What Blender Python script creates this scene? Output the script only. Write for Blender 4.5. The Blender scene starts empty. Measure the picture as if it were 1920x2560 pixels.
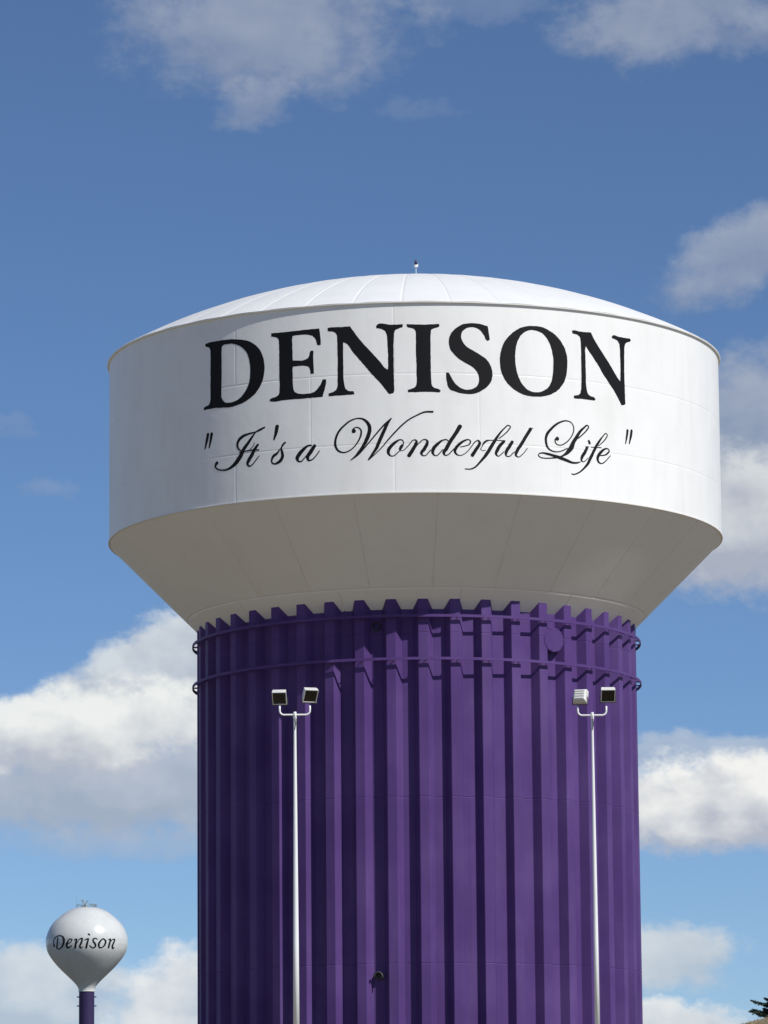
import bpy, bmesh, math, random
from mathutils import Vector, Matrix
from mathutils.geometry import tessellate_polygon

random.seed(7)
R = math.radians
scene = bpy.context.scene
COL = scene.collection

# ------------------------------------------------------------------ camera
CAM_Y, CAM_Z = -165.12, 1.7
PITCH, ROLL, YAW = 0.1662, 0.0086, -0.0074
cam_data = bpy.data.cameras.new('camera')
cam_data.sensor_fit = 'HORIZONTAL'
cam_data.sensor_width = 36.0
cam_data.lens = 36.0 * 10650 / 1920
cam_data.clip_start = 0.5
cam_data.clip_end = 20000
cam = bpy.data.objects.new('camera', cam_data)
COL.objects.link(cam)
_r0 = Vector((math.cos(YAW), -math.sin(YAW), 0))
_f0 = Vector((math.sin(YAW) * math.cos(PITCH), math.cos(YAW) * math.cos(PITCH), math.sin(PITCH)))
_u0 = _r0.cross(_f0)
_rx = _r0 * math.cos(ROLL) - _u0 * math.sin(ROLL)
_ux = _r0 * math.sin(ROLL) + _u0 * math.cos(ROLL)
_m = Matrix((_rx, _ux, -_f0)).transposed().to_4x4()
_m.translation = (0, CAM_Y, CAM_Z)
cam.matrix_world = _m
scene.camera = cam

# ------------------------------------------------------------------ sun and exposure
SUN_AZ, SUN_EL = R(49.5), R(43.7)          # azimuth: to the right of the direction tower -> camera
sun_dir = Vector((math.sin(SUN_AZ) * math.cos(SUN_EL), -math.cos(SUN_AZ) * math.cos(SUN_EL), math.sin(SUN_EL)))
sd = bpy.data.lights.new('sun', 'SUN')
sd.energy = 4.35
sd.angle = R(0.53)
sd.color = (1.0, 0.965, 0.91)
sun = bpy.data.objects.new('sun', sd)
COL.objects.link(sun)
sun.rotation_euler = sun_dir.to_track_quat('Z', 'Y').to_euler()
sun.location = (60, -60, 80)

vs = scene.view_settings
scene.display_settings.display_device = 'sRGB'
vs.view_transform = 'Standard'
vs.look = 'None'
vs.exposure = 0.0
vs.gamma = 1.0
vs.use_curve_mapping = False
scene.cycles.max_bounces = 6
scene.cycles.diffuse_bounces = 3
scene.cycles.glossy_bounces = 3

# ------------------------------------------------------------------ world: clear sky with drifting cumulus
SKY_STRENGTH = 0.093
world = bpy.data.worlds.new('World')
scene.world = world
world.use_nodes = True
world.cycles.sampling_method = 'MANUAL'
world.cycles.sample_map_resolution = 512


class Nodes:
    def __init__(self, tree):
        self.t = tree
        self.n = tree.nodes
        self.l = tree.links

    def _set(self, sock, v):
        if hasattr(v, 'is_output') or isinstance(v, bpy.types.NodeSocket):
            self.l.new(v, sock)
        else:
            sock.default_value = v

    def math(self, op, a, b=None, c=None, clamp=False):
        m = self.n.new('ShaderNodeMath')
        m.operation = op
        m.use_clamp = clamp
        self._set(m.inputs[0], a)
        if b is not None:
            self._set(m.inputs[1], b)
        if c is not None:
            self._set(m.inputs[2], c)
        return m.outputs[0]

    def smooth(self, v, lo, hi):
        m = self.n.new('ShaderNodeMapRange')
        m.interpolation_type = 'SMOOTHSTEP'
        self._set(m.inputs['Value'], v)
        self._set(m.inputs['From Min'], lo)
        self._set(m.inputs['From Max'], hi)
        return m.outputs['Result']

    def mix(self, f, a, b):
        m = self.n.new('ShaderNodeMix')
        m.data_type = 'RGBA'
        self._set(m.inputs[0], f)
        self._set(m.inputs[6], a)
        self._set(m.inputs[7], b)
        return m.outputs[2]

    def noise(self, vec, scale, detail=6.0, rough=0.55, dist=0.0, dim='3D'):
        m = self.n.new('ShaderNodeTexNoise')
        m.noise_dimensions = dim
        self._set(m.inputs['Vector'], vec)
        m.inputs['Scale'].default_value = scale
        m.inputs['Detail'].default_value = detail
        m.inputs['Roughness'].default_value = rough
        m.inputs['Distortion'].default_value = dist
        return m.outputs['Fac']

    def xyz(self, x, y, z):
        m = self.n.new('ShaderNodeCombineXYZ')
        self._set(m.inputs[0], x)
        self._set(m.inputs[1], y)
        self._set(m.inputs[2], z)
        return m.outputs[0]

    def sep(self, v):
        m = self.n.new('ShaderNodeSeparateXYZ')
        self._set(m.inputs[0], v)
        return m.outputs

    def vmath(self, op, a, b):
        m = self.n.new('ShaderNodeVectorMath')
        m.operation = op
        self._set(m.inputs[0], a)
        self._set(m.inputs[1], b)
        return m.outputs[0]


def build_world():
    g = Nodes(world.node_tree)
    for x in list(g.n):
        g.n.remove(x)
    out = g.n.new('ShaderNodeOutputWorld')
    bg = g.n.new('ShaderNodeBackground')
    bg.inputs['Strength'].default_value = SKY_STRENGTH
    g.l.new(bg.outputs[0], out.inputs[0])
    sky = g.n.new('ShaderNodeTexSky')
    sky.sky_type = 'NISHITA'
    sky.sun_disc = False
    sky.sun_elevation = SUN_EL
    sky.sun_rotation = math.pi - SUN_AZ
    sky.altitude = 400
    sky.air_density = 0.7
    sky.dust_density = 0.0
    sky.ozone_density = 6.5
    col = sky.outputs[0]
    gen = g.n.new('ShaderNodeTexCoord').outputs['Generated']
    s = g.sep(gen)
    az = g.math('ARCTAN2', s[0], s[1])
    el = g.math('ARCSINE', s[2])
    # sky angles in units of 0.54 degree, origin on the viewed part of the sky
    U0 = g.math('MULTIPLY', g.math('ADD', az, 0.0074), 106.5)
    V0 = g.math('MULTIPLY', g.math('SUBTRACT', el, 0.1662), 106.5)
    P = g.xyz(U0, g.math('MULTIPLY', V0, 1.3), 0.0)
    # turbulence bends the outlines
    wn = g.n.new('ShaderNodeTexNoise')
    g.l.new(P, wn.inputs['Vector'])
    wn.inputs['Scale'].default_value = 0.62
    wn.inputs['Detail'].default_value = 5.0
    wn.inputs['Roughness'].default_value = 0.6
    W = g.vmath('MULTIPLY', g.vmath('SUBTRACT', wn.outputs['Color'], (0.5, 0.5, 0.5)), (2.2, 1.3, 0.0))
    Q = g.vmath('ADD', g.xyz(U0, V0, 0.0), W)
    Pl = g.vmath('ADD', P, (0.42, 0.62, 0.0))           # a step towards the sun
    n_a = g.noise(P, 0.36, 7.0, 0.58)
    n_b = g.noise(Pl, 0.36, 4.0, 0.52)
    n_c = g.noise(P, 0.36, 4.0, 0.52)
    n_f = g.noise(P, 1.9, 5.0, 0.62)
    fine = g.math('SUBTRACT', n_f, 0.5)
    nz = g.math('ADD', g.math('MULTIPLY', g.math('SUBTRACT', n_a, 0.5), 2.6), g.math('MULTIPLY_ADD', fine, 1.1, 1.15))
    lit = g.math('ADD', g.math('MULTIPLY', g.math('SUBTRACT', n_c, n_b), 2.6), g.math('MULTIPLY', fine, 0.28))
    K = 1.0 / SKY_STRENGTH

    def blob(col, px, py, rx, ry, alpha, base, top, shear=0.0, soft=1.0, gain=1.0, bias=0.45):
        cu, cv = (px - 960) / 100.0, (1280 - py) / 100.0
        rx, ry = rx / 100.0, ry / 100.0
        q = g.n.new('ShaderNodeVectorMath')
        q.operation = 'MULTIPLY_ADD'
        g.l.new(Q, q.inputs[0])
        q.inputs[1].default_value = (1 / rx, 1 / ry, 0)
        q.inputs[2].default_value = (-cu / rx, -cv / ry, 0)
        v = q.outputs[0]
        c = g.sep(v)
        ey = c[1]
        if shear:
            ey = g.math('MULTIPLY_ADD', c[0], -shear * rx / ry, c[1])
            v = g.xyz(c[0], ey, 0.0)
        dt = g.n.new('ShaderNodeVectorMath')
        dt.operation = 'DOT_PRODUCT'
        g.l.new(v, dt.inputs[0])
        g.l.new(v, dt.inputs[1])
        dens = g.math('SUBTRACT', nz, dt.outputs['Value'])
        a = g.n.new('ShaderNodeMapRange')
        a.interpolation_type = 'SMOOTHSTEP'
        g.l.new(dens, a.inputs['Value'])
        a.inputs['From Min'].default_value = -0.4 * soft
        a.inputs['From Max'].default_value = 0.12 + 0.6 * soft
        a.inputs['To Max'].default_value = alpha
        L = g.math('ADD', g.math('MULTIPLY_ADD', ey, 0.45 * gain, bias), lit, clamp=True)
        cc = g.mix(L, tuple(x * K for x in base) + (1,), tuple(x * K for x in top) + (1,))
        return g.mix(a.outputs['Result'], col, cc)

    # the rest of the sky: the same fair-weather cloud outside the part in view
    q = g.vmath('DIVIDE', gen, g.xyz(g.math('ADD', g.math('ABSOLUTE', s[2]), 0.16), g.math('ADD', g.math('ABSOLUTE', s[2]), 0.16), 1e9))
    gl = g.noise(q, 1.5, 6.0, 0.56)
    ins = g.math('MULTIPLY', g.smooth(g.math('ABSOLUTE', U0), 14.0, 10.5), g.smooth(g.math('ABSOLUTE', V0), 18.0, 13.5))
    ga = g.math('MULTIPLY', g.math('MULTIPLY', g.smooth(gl, 0.5, 0.68), g.math('SUBTRACT', 1.0, ins)), 0.85)
    col = g.mix(ga, col, tuple(x * K for x in (0.55, 0.58, 0.62)) + (1,))

    GB, GT = (0.30, 0.345, 0.45), (0.42, 0.46, 0.54)
    col = blob(col, 670, 75, 350, 160, 0.66, GB, GT, soft=1.5)
    col = blob(col, 630, 270, 110, 55, 0.5, GB, GT, soft=1.5)
    col = blob(col, 1240, 30, 200, 32, 0.22, GB, GT, soft=1.6)
    col = blob(col, 1730, 75, 290, 95, 0.66, GB, GT, soft=1.5)
    col = blob(col, 1060, 275, 100, 22, 0.13, GB, GT, soft=1.8)
    col = blob(col, 1890, 650, 220, 100, 0.66, GB, GT, shear=0.4, soft=1.5)
    col = blob(col, 1890, 1090, 230, 190, 0.75, (0.28, 0.33, 0.43), (0.42, 0.46, 0.54), soft=1.3)
    col = blob(col, 1910, 1330, 290, 180, 0.93, (0.42, 0.45, 0.53), (0.68, 0.71, 0.73), soft=1.1, gain=1.4)
    col = blob(col, 20, 1060, 60, 22, 0.16, GB, GT, soft=1.8)
    col = blob(col, 110, 1215, 70, 22, 0.18, GB, GT, soft=1.8)
    col = blob(col, 460, 1680, 400, 175, 0.95, (0.42, 0.47, 0.56), (0.66, 0.71, 0.75), shear=0.42, soft=0.9, bias=0.42)
    col = blob(col, 300, 1965, 950, 125, 0.9, (0.37, 0.43, 0.53), (0.50, 0.54, 0.62), soft=1.2)
    col = blob(col, 330, 2110, 330, 40, 0.4, (0.37, 0.43, 0.53), (0.46, 0.51, 0.60), soft=1.6)
    col = blob(col, 180, 1810, 560, 95, 0.95, (0.47, 0.51, 0.59), (0.86, 0.88, 0.86), shear=0.10, soft=1.0, gain=1.1, bias=0.68)
    col = blob(col, 1760, 1890, 280, 42, 0.6, (0.42, 0.48, 0.58), (0.56, 0.61, 0.67), soft=1.4)
    col = blob(col, 1800, 2020, 400, 115, 0.97, (0.46, 0.49, 0.57), (0.91, 0.91, 0.88), soft=0.9, gain=1.5, bias=0.58)
    col = blob(col, 1650, 2380, 190, 85, 0.85, (0.50, 0.56, 0.63), (0.66, 0.70, 0.73), soft=1.2)
    col = blob(col, 1640, 2555, 210, 60, 0.9, (0.55, 0.60, 0.66), (0.82, 0.83, 0.83), soft=1.0)
    col = blob(col, 90, 2480, 230, 110, 0.85, (0.46, 0.53, 0.63), (0.68, 0.72, 0.75), soft=1.2)
    col = blob(col, 480, 2500, 280, 150, 0.92, (0.48, 0.54, 0.63), (0.82, 0.83, 0.83), shear=0.5, soft=1.1, bias=0.5)
    g.l.new(col, bg.inputs['Color'])


build_world()

# ------------------------------------------------------------------ lettering: wall outlines and brush strokes in mm (along the wall, above z = 31 m; a third value of 1 marks a corner),
# the distant tower in metres
BLOCK = [
 [[(-8455,3302,1),(-8368,3321),(-7887,3333),(-7492,3330),(-7086,3300),(-6691,3230),(-6433,3154),(-6180,3012),(-5972,2825),(-5828,2573),(-5751,2319),(-5728,2062),(-5749,1809),(-5812,1579),(-5936,1356),(-6124,1139),(-6356,982),(-6570,878),(-6874,794),(-7206,750),(-7591,765),(-8012,800),(-8374,795),(-8534,789,1),(-8559,838),(-8509,905),(-8349,935),(-8264,982),(-8222,1096),(-8212,1369),(-8208,1918),(-8207,2468),(-8204,2835),(-8215,3020),(-8259,3118),(-8344,3171),(-8430,3187,1),(-8479,3251)],[(-7608,3113),(-7538,3146),(-7401,3150),(-7198,3137),(-6998,3090),(-6800,3002),(-6606,2841),(-6467,2652),(-6393,2443),(-6356,2202),(-6348,1946),(-6375,1694),(-6440,1482),(-6547,1294),(-6698,1129),(-6895,996),(-7094,937),(-7317,918),(-7499,958),(-7602,1035),(-7655,1142),(-7665,1481),(-7652,2028),(-7655,2578),(-7654,2944),(-7642,3062)]],
 [[(-5443,3332,1),(-5142,3330),(-4359,3340),(-3788,3349),(-3581,3346),(-3515,3352,1),(-3497,3246),(-3454,2808),(-3458,2744),(-3510,2717,1),(-3594,2736,1),(-3631,2875),(-3696,3006),(-3780,3094),(-3902,3134),(-4035,3159),(-4264,3169),(-4476,3163),(-4563,3149,1),(-4577,3095),(-4579,2787),(-4571,2514),(-4564,2223,1),(-4366,2210),(-4060,2218),(-3955,2273),(-3907,2369),(-3883,2494),(-3849,2537),(-3793,2546),(-3742,2520,1),(-3753,2267),(-3743,1995),(-3728,1677,1),(-3864,1669,1),(-3882,1824),(-3919,1917),(-3976,1967),(-4099,1991),(-4328,2000),(-4550,1995,1),(-4564,1933),(-4568,1607),(-4558,1334),(-4541,1170),(-4488,1039),(-4372,975),(-4181,942),(-3953,943),(-3727,978),(-3595,1099),(-3482,1235),(-3397,1429,1),(-3267,1435,1),(-3259,1347),(-3297,1133),(-3354,938),(-3401,779,1),(-3803,770),(-4374,767),(-4957,771),(-5414,758),(-5515,786,1),(-5499,857),(-5394,901),(-5233,931),(-5154,979),(-5117,1075),(-5102,1291),(-5110,1654),(-5114,2199),(-5116,2654),(-5124,2927),(-5137,3074),(-5203,3144),(-5303,3185),(-5439,3213,1)]],
 [[(-3191,3348,1),(-3164,3355),(-2777,3353),(-2340,3358,1),(-2304,3315,1),(-2143,3062),(-1697,2518),(-1255,2015),(-1009,1719),(-947,1682,1),(-937,1826),(-937,2186),(-952,2548),(-967,2819),(-988,3019),(-1041,3138),(-1156,3204),(-1352,3247,1),(-1365,3320),(-1333,3368),(-799,3361),(-382,3376,1),(-392,3258,1),(-552,3207),(-659,3155),(-704,3057),(-718,2903),(-729,2633),(-737,2362),(-731,2001),(-730,1730),(-724,1370),(-714,884,1),(-751,803),(-910,768,1),(-981,854),(-1174,1120),(-1526,1519),(-1881,1948),(-2238,2380),(-2526,2747),(-2598,2769,1),(-2605,2615),(-2607,2344),(-2600,1982),(-2598,1531),(-2573,1223),(-2529,1040),(-2448,964),(-2222,917,1),(-2187,798,1),(-2612,792),(-3162,784,1),(-3165,887,1),(-2977,939),(-2876,1005),(-2838,1111),(-2824,1363),(-2821,1814),(-2813,2175),(-2823,2537),(-2826,2900),(-2843,3064),(-2898,3148),(-2999,3194),(-3183,3221,1)]],
 [[(-238,3374,1),(45,3361),(363,3350),(665,3362),(940,3378,1),(966,3296,1),(894,3242),(734,3196),(663,3151),(640,3015),(631,2708),(628,2347),(628,1986),(632,1535),(643,1247),(676,1049),(764,977),(941,933),(990,870,1),(948,816,1),(550,828),(197,825),(-218,821,1),(-217,920,1),(-84,954),(40,1007),(90,1087),(104,1267),(102,1627),(99,1988),(88,2349),(92,2710),(91,2981),(69,3135),(8,3199),(-134,3236),(-222,3256,1),(-248,3319)]],
 [[(2238,3428),(2057,3418),(1841,3382),(1660,3287),(1480,3149),(1362,2984),(1307,2803),(1301,2640),(1338,2460),(1435,2299),(1576,2156),(1753,2015),(1931,1911),(2110,1816),(2253,1702),(2342,1587),(2394,1454),(2414,1328),(2391,1183),(2335,1082),(2226,998),(2099,941),(1973,924),(1812,949),(1670,1022),(1529,1146),(1423,1297),(1345,1450),(1310,1530),(1257,1560),(1195,1547,1),(1188,1448),(1201,1286),(1226,1142),(1260,998),(1339,909,1),(1490,857),(1667,797),(1846,770),(2025,763),(2242,791),(2459,879),(2642,993),(2790,1142),(2884,1308),(2919,1489),(2916,1652),(2872,1813),(2783,1990),(2657,2121),(2494,2224),(2297,2344),(2100,2456),(1957,2552),(1850,2667),(1789,2774),(1763,2882),(1768,2991),(1820,3119),(1947,3221),(2091,3261),(2218,3268),(2344,3241),(2470,3164),(2559,3058),(2631,2952),(2675,2836),(2756,2767,1),(2830,2833,1),(2805,3040),(2764,3337,1),(2672,3352),(2473,3405)]],
 [[(4511,3436),(4705,3435),(4940,3407),(5156,3324),(5373,3205),(5552,3065),(5712,2878),(5831,2670),(5899,2458),(5926,2223),(5921,1986),(5886,1747),(5810,1486),(5683,1276),(5498,1080),(5295,947),(5055,848),(4839,796),(4644,780),(4393,777),(4164,809),(3938,887),(3715,1019),(3493,1207),(3330,1452),(3241,1701),(3207,1953),(3210,2170),(3250,2407),(3327,2646),(3461,2870),(3650,3079),(3859,3245),(4088,3358),(4299,3417)],[(4470,3274),(4663,3265),(4858,3196),(5052,3034),(5187,2817),(5272,2569),(5322,2300),(5328,2046),(5309,1755),(5243,1405),(5141,1216),(4980,1060),(4802,975),(4627,945),(4454,956),(4244,1048),(4057,1236),(3928,1482),(3856,1714),(3813,1983),(3802,2254),(3820,2490),(3870,2710),(3949,2914),(4084,3095),(4277,3228)]],
 [[(6145,3399,1),(6197,3413),(6493,3393),(6992,3408,1),(7045,3308),(7163,3119),(7514,2682),(7875,2266),(8222,1830),(8352,1708,1),(8364,1902),(8373,2270),(8367,2636),(8357,2947),(8337,3110),(8267,3221),(8135,3278),(7993,3297,1),(7959,3357),(8007,3406),(8356,3398),(8906,3401,1),(8942,3336),(8877,3276,1),(8724,3233),(8647,3168),(8606,3053),(8589,2848),(8578,2387),(8571,1927),(8582,1562),(8586,1196),(8595,867,1),(8514,821),(8391,797,1),(8251,1010),(8065,1263),(7790,1579),(7498,1912),(7235,2267),(6975,2569),(6783,2805),(6751,2856,1),(6722,2780),(6717,2542),(6721,2178),(6724,1813),(6730,1450),(6762,1198),(6813,1057),(6943,988),(7096,958),(7150,890),(7082,829,1),(6701,846),(6380,839),(6181,835,1),(6183,944,1),(6362,979),(6459,1042),(6493,1154),(6515,1429),(6524,1885),(6524,2432),(6524,2797),(6514,3033),(6478,3185),(6384,3249),(6153,3287,1)]],
]
SCRIPT = [
 ('quote',[[(-8332,-141,139),(-8401,-402,122),(-8488,-683,63)],[(-8146,-146,138),(-8202,-391,116),(-8280,-673,58)]]),
 ('I',[[(-6110,-318,37),(-6299,-516,99),(-6480,-733,129),(-6663,-931,151),(-6793,-1153,179),(-6947,-1336,180),(-7146,-1487,128),(-7370,-1580,82),(-7667,-1583,57),(-7876,-1523,62),(-7975,-1411,80),(-7935,-1325,132),(-7871,-1278,132)],[(-5727,-174,61),(-5923,-245,86),(-6130,-315,53),(-6447,-356,75),(-6704,-428,115),(-6878,-564,116),(-6934,-721,93),(-6890,-853,72),(-6782,-955,50)],[(-6836,-1007,42),(-6598,-992,46),(-6322,-975,54),(-5977,-1000,49)]]),
 ('t',[[(-6018,-794,94),(-6154,-947,128),(-6280,-1151,149),(-6429,-1354,150),(-6483,-1475,108),(-6388,-1575,54),(-6240,-1499,45),(-6093,-1351,49),(-5968,-1227,33)],[(-6174,-710,29),(-6237,-848,29),(-6364,-926,25)]]),
 ('apostrophe',[[(-5209,-176,152),(-5254,-398,140),(-5345,-679,64)]]),
 ('s',[[(-4882,-813,71),(-4985,-909,80),(-5045,-1021,60),(-5016,-1159,104),(-4997,-1341,127),(-5077,-1478,132),(-5206,-1557,100),(-5315,-1584,64),(-5435,-1520,60),(-5435,-1411,81),(-5364,-1282,113),(-5234,-1212,96),(-5104,-1061,44),(-5049,-1012,28)]]),
 ('a',[[(-3842,-1004,58),(-3965,-1005,66),(-4136,-1119,121),(-4308,-1286,157),(-4405,-1441,149),(-4358,-1561,71),(-4272,-1586,55),(-4138,-1478,43),(-4004,-1326,31)],[(-3711,-1018,128),(-3862,-1228,159),(-3996,-1452,136),(-3940,-1564,66),(-3817,-1536,47),(-3667,-1402,46),(-3535,-1231,42)]]),
 ('W',[[(-2254,-590,138),(-2203,-550,148)],[(-2271,-522,69),(-2182,-438,42),(-2056,-443,48),(-1956,-548,63),(-1957,-698,69),(-2034,-896,58),(-2187,-1116,48),(-2390,-1283,48),(-2619,-1347,53),(-2822,-1261,75),(-2923,-1055,91),(-2908,-829,85),(-2791,-559,80),(-2586,-343,69),(-2357,-178,58),(-2104,-101,48),(-1903,-122,69),(-1753,-229,105),(-1654,-383,132),(-1643,-585,142),(-1733,-858,148),(-1860,-1104,121),(-2038,-1348,95),(-2215,-1541,64),(-2347,-1641,37)],[(-2317,-1625,37),(-2089,-1472,42),(-1811,-1181,47),(-1559,-889,53),(-1282,-571,58),(-1081,-351,58),(-837,-139,52)],[(-844,-143,47),(-982,-329,115),(-1108,-602,131),(-1260,-924,131),(-1387,-1221,121),(-1538,-1442,89),(-1694,-1655,47)],[(-1677,-1650,42),(-1438,-1445,37),(-1188,-1202,42),(-937,-907,52),(-687,-637,58),(-438,-390,58),(-189,-193,52),(109,-33,52),(382,79,63),(691,91,73)]]),
 ('o',[[(-393,-1069,37),(-432,-960,45),(-529,-941,52),(-689,-1027,97),(-849,-1167,124),(-947,-1308,131),(-949,-1433,105),(-870,-1534,49),(-764,-1536,41),(-639,-1440,41),(-515,-1317,37),(-425,-1176,41),(-393,-1069,37)],[(-532,-1290,94),(-487,-1174,82),(-446,-1112,37)]]),
 ('n',[[(-533,-1353,30),(-409,-1337,30),(-285,-1231,34),(-160,-1090,37),(-53,-966,41),(18,-948,49),(79,-1003,86),(51,-1110,127),(-56,-1306,135),(-146,-1448,142),(-214,-1546,142)],[(33,-1217,30),(193,-1057,41),(299,-960,41),(405,-942,49),(475,-1005,86),(448,-1130,123),(349,-1309,131),(250,-1452,108),(294,-1533,52),(382,-1542,41),(506,-1435,37),(596,-1328,41)]]),
 ('d',[[(1253,-1003,38),(1183,-949,49),(1041,-968,56),(845,-1113,112),(702,-1274,135),(665,-1417,112),(717,-1525,56),(805,-1543,41),(930,-1435,41),(1037,-1309,37)],[(1690,-432,158),(1505,-731,139),(1306,-1020,139),(1161,-1290,143),(1071,-1434,116),(1123,-1532,49),(1230,-1504,41),(1374,-1360,41),(1463,-1269,41)]]),
 ('e',[[(1678,-1214,33),(1855,-1172,41),(2033,-1089,50),(2064,-990,54),(1996,-932,46),(1858,-965,70),(1660,-1096,103),(1521,-1256,116),(1480,-1375,103),(1528,-1473,70),(1655,-1530,37),(1812,-1478,33),(1951,-1367,33),(2111,-1167,37),(2252,-996,42),(2352,-944,46)]]),
 ('r',[[(2352,-944,50),(2410,-1041,108),(2329,-1201,121),(2208,-1381,129),(2117,-1525,137)],[(2431,-1281,29),(2488,-1177,29),(2569,-1036,75),(2680,-954,71),(2790,-935,34),(2931,-936,34)],[(2431,-1281,25),(2526,-1334,25),(2625,-1311,25)]]),
 ('f',[[(3133,-859,38),(3318,-714,42),(3504,-528,47),(3577,-386,47),(3506,-353,47),(3341,-475,51),(3156,-681,76),(2991,-924,113),(2827,-1186,134),(2664,-1448,130),(2522,-1630,100),(2381,-1791,75),(2220,-1953,62),(2062,-2025,50),(1845,-2023,41)],[(2850,-939,29),(3112,-929,34),(3376,-929,30)]]),
 ('u',[[(3335,-950,106),(3191,-1094,126),(3067,-1296,130),(3015,-1437,97),(3094,-1522,42),(3206,-1449,38),(3309,-1346,38)],[(3651,-952,119),(3515,-1160,131),(3400,-1362,127),(3408,-1500,51),(3531,-1505,38),(3655,-1391,38),(3738,-1328,34)]]),
 ('l',[[(4376,-434,129),(4182,-732,125),(3990,-1039,128),(3821,-1304,124),(3777,-1464,85),(3880,-1519,38),(4005,-1434,34),(4175,-1247,34),(4228,-1165,30)],[(4302,-424,30),(4471,-408,26)]]),
 ('L',[[(5431,-761,151),(5459,-714,151)],[(5359,-759,60),(5357,-868,51),(5446,-956,45),(5597,-966,42),(5781,-877,46),(5953,-728,43),(6080,-555,46),(6145,-401,49),(6148,-251,49),(6073,-108,43),(5934,-44,46),(5765,-44,55),(5551,-122,70),(5368,-237,87),(5156,-435,99),(5035,-579,111),(4981,-745,101),(4985,-920,95),(5056,-1105,78),(5202,-1203,60),(5381,-1232,45),(5562,-1205,39),(5715,-1140,46),(5862,-1068,37)],[(6329,-657,47),(6538,-489,47),(6735,-295,57),(6811,-165,51),(6755,-130,54),(6608,-225,75),(6413,-405,109),(6266,-621,139),(6138,-808,154),(6041,-1006,200),(5914,-1165,168),(5743,-1314,91),(5589,-1393,55),(5498,-1426,45)],[(5589,-1399,61),(5347,-1457,54),(5138,-1485,45),(4917,-1499,42),(4728,-1470,44),(4656,-1400,44),(4700,-1343,44),(4847,-1310,59),(5023,-1330,90),(5229,-1370,99),(5438,-1417,121),(5664,-1475,122),(5892,-1539,110),(6076,-1586,80),(6264,-1578,68),(6439,-1523,28)]]),
 ('i',[[(6731,-967,113),(6607,-1180,132),(6489,-1353,124),(6468,-1468,82),(6543,-1519,38),(6640,-1470,34),(6759,-1346,30)],[(6801,-703,95),(6848,-803,106)],[(6660,-939,38),(6806,-934,38)]]),
 ('f',[[(7243,-861,31),(7448,-693,43),(7616,-513,51),(7671,-393,47),(7620,-352,43),(7453,-480,51),(7287,-677,93),(7122,-905,119),(6998,-1128,118),(6876,-1335,133),(6755,-1558,113),(6596,-1734,79),(6421,-1887,60),(6230,-1992,52),(6117,-2025,52),(6034,-2007,48)],[(6904,-933,34),(7081,-925,34),(7373,-913,39)]]),
 ('e',[[(7326,-1212,43),(7520,-1177,55),(7687,-1079,71),(7751,-990,63),(7690,-923,47),(7566,-935,66),(7380,-1060,112),(7235,-1221,127),(7192,-1355,115),(7240,-1465,85),(7350,-1512,46),(7493,-1457,43),(7640,-1328,39),(7805,-1168,36)]]),
 ('quote',[[(8685,-109,115),(8628,-387,94),(8566,-635,45)],[(8896,-92,117),(8845,-329,116),(8758,-615,54)]]),
]
FAR_SCRIPT = [
 ('D',[[(-4.18,0.78,0.13),(-4.28,0.01,0.19),(-4.34,-0.81,0.19)],[(-4.72,-0.56,0.25),(-4.82,-0.06,0.1),(-4.75,0.45,0.1),(-4.43,0.86,0.13),(-3.93,1.02,0.14),(-3.55,0.9,0.19),(-3.32,0.45,0.29),(-3.36,-0.12,0.28),(-3.61,-0.63,0.2),(-3.99,-0.95,0.15),(-4.36,-0.85,0.14)]]),
 ('e',[[(-2.91,-0.18,0.13),(-2.4,0.01,0.14),(-2.15,0.39,0.17),(-2.4,0.51,0.14),(-2.72,0.2,0.23),(-2.91,-0.31,0.29),(-2.78,-0.76,0.25),(-2.4,-0.63,0.18),(-2.15,-0.44,0.14)]]),
 ('n',[[(-1.83,0.32,0.13),(-1.51,0.48,0.22),(-1.58,-0.06,0.27),(-1.67,-0.79,0.29)],[(-1.9,-0.82,0.1),(-1.58,-0.79,0.11)],[(-1.39,-0.06,0.1),(-1.01,0.48,0.15),(-0.69,0.58,0.22),(-0.78,0.01,0.27),(-0.98,-0.63,0.25),(-0.82,-0.79,0.15),(-0.56,-0.63,0.1)]]),
 ('i',[[(-0.31,0.32,0.15),(0.2,0.51,0.22),(0.07,-0.06,0.28),(-0.09,-0.79,0.29)],[(0.2,1.21,0.22),(0.43,1.07,0.2)]]),
 ('s',[[(1.53,0.42,0.13),(1.28,0.58,0.15),(0.96,0.48,0.22),(0.9,0.2,0.25),(1.18,-0.18,0.28),(1.25,-0.56,0.25),(0.96,-0.79,0.17),(0.64,-0.69,0.18),(0.39,-0.44,0.13)]]),
 ('o',[[(2.36,0.55,0.15),(1.98,0.2,0.24),(1.72,-0.31,0.29),(1.85,-0.76,0.23),(2.23,-0.72,0.15),(2.61,-0.31,0.25),(2.71,0.2,0.27),(2.36,0.55,0.17)]]),
 ('n',[[(3.12,0.32,0.13),(3.4,0.48,0.19),(3.31,-0.06,0.25),(3.12,-0.79,0.25)],[(3.5,0.13,0.1),(3.82,0.45,0.15),(4.01,0.45,0.19),(3.88,-0.06,0.23),(3.69,-0.63,0.25),(3.75,-0.91,0.19),(3.98,-0.69,0.1)]]),
]

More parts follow.
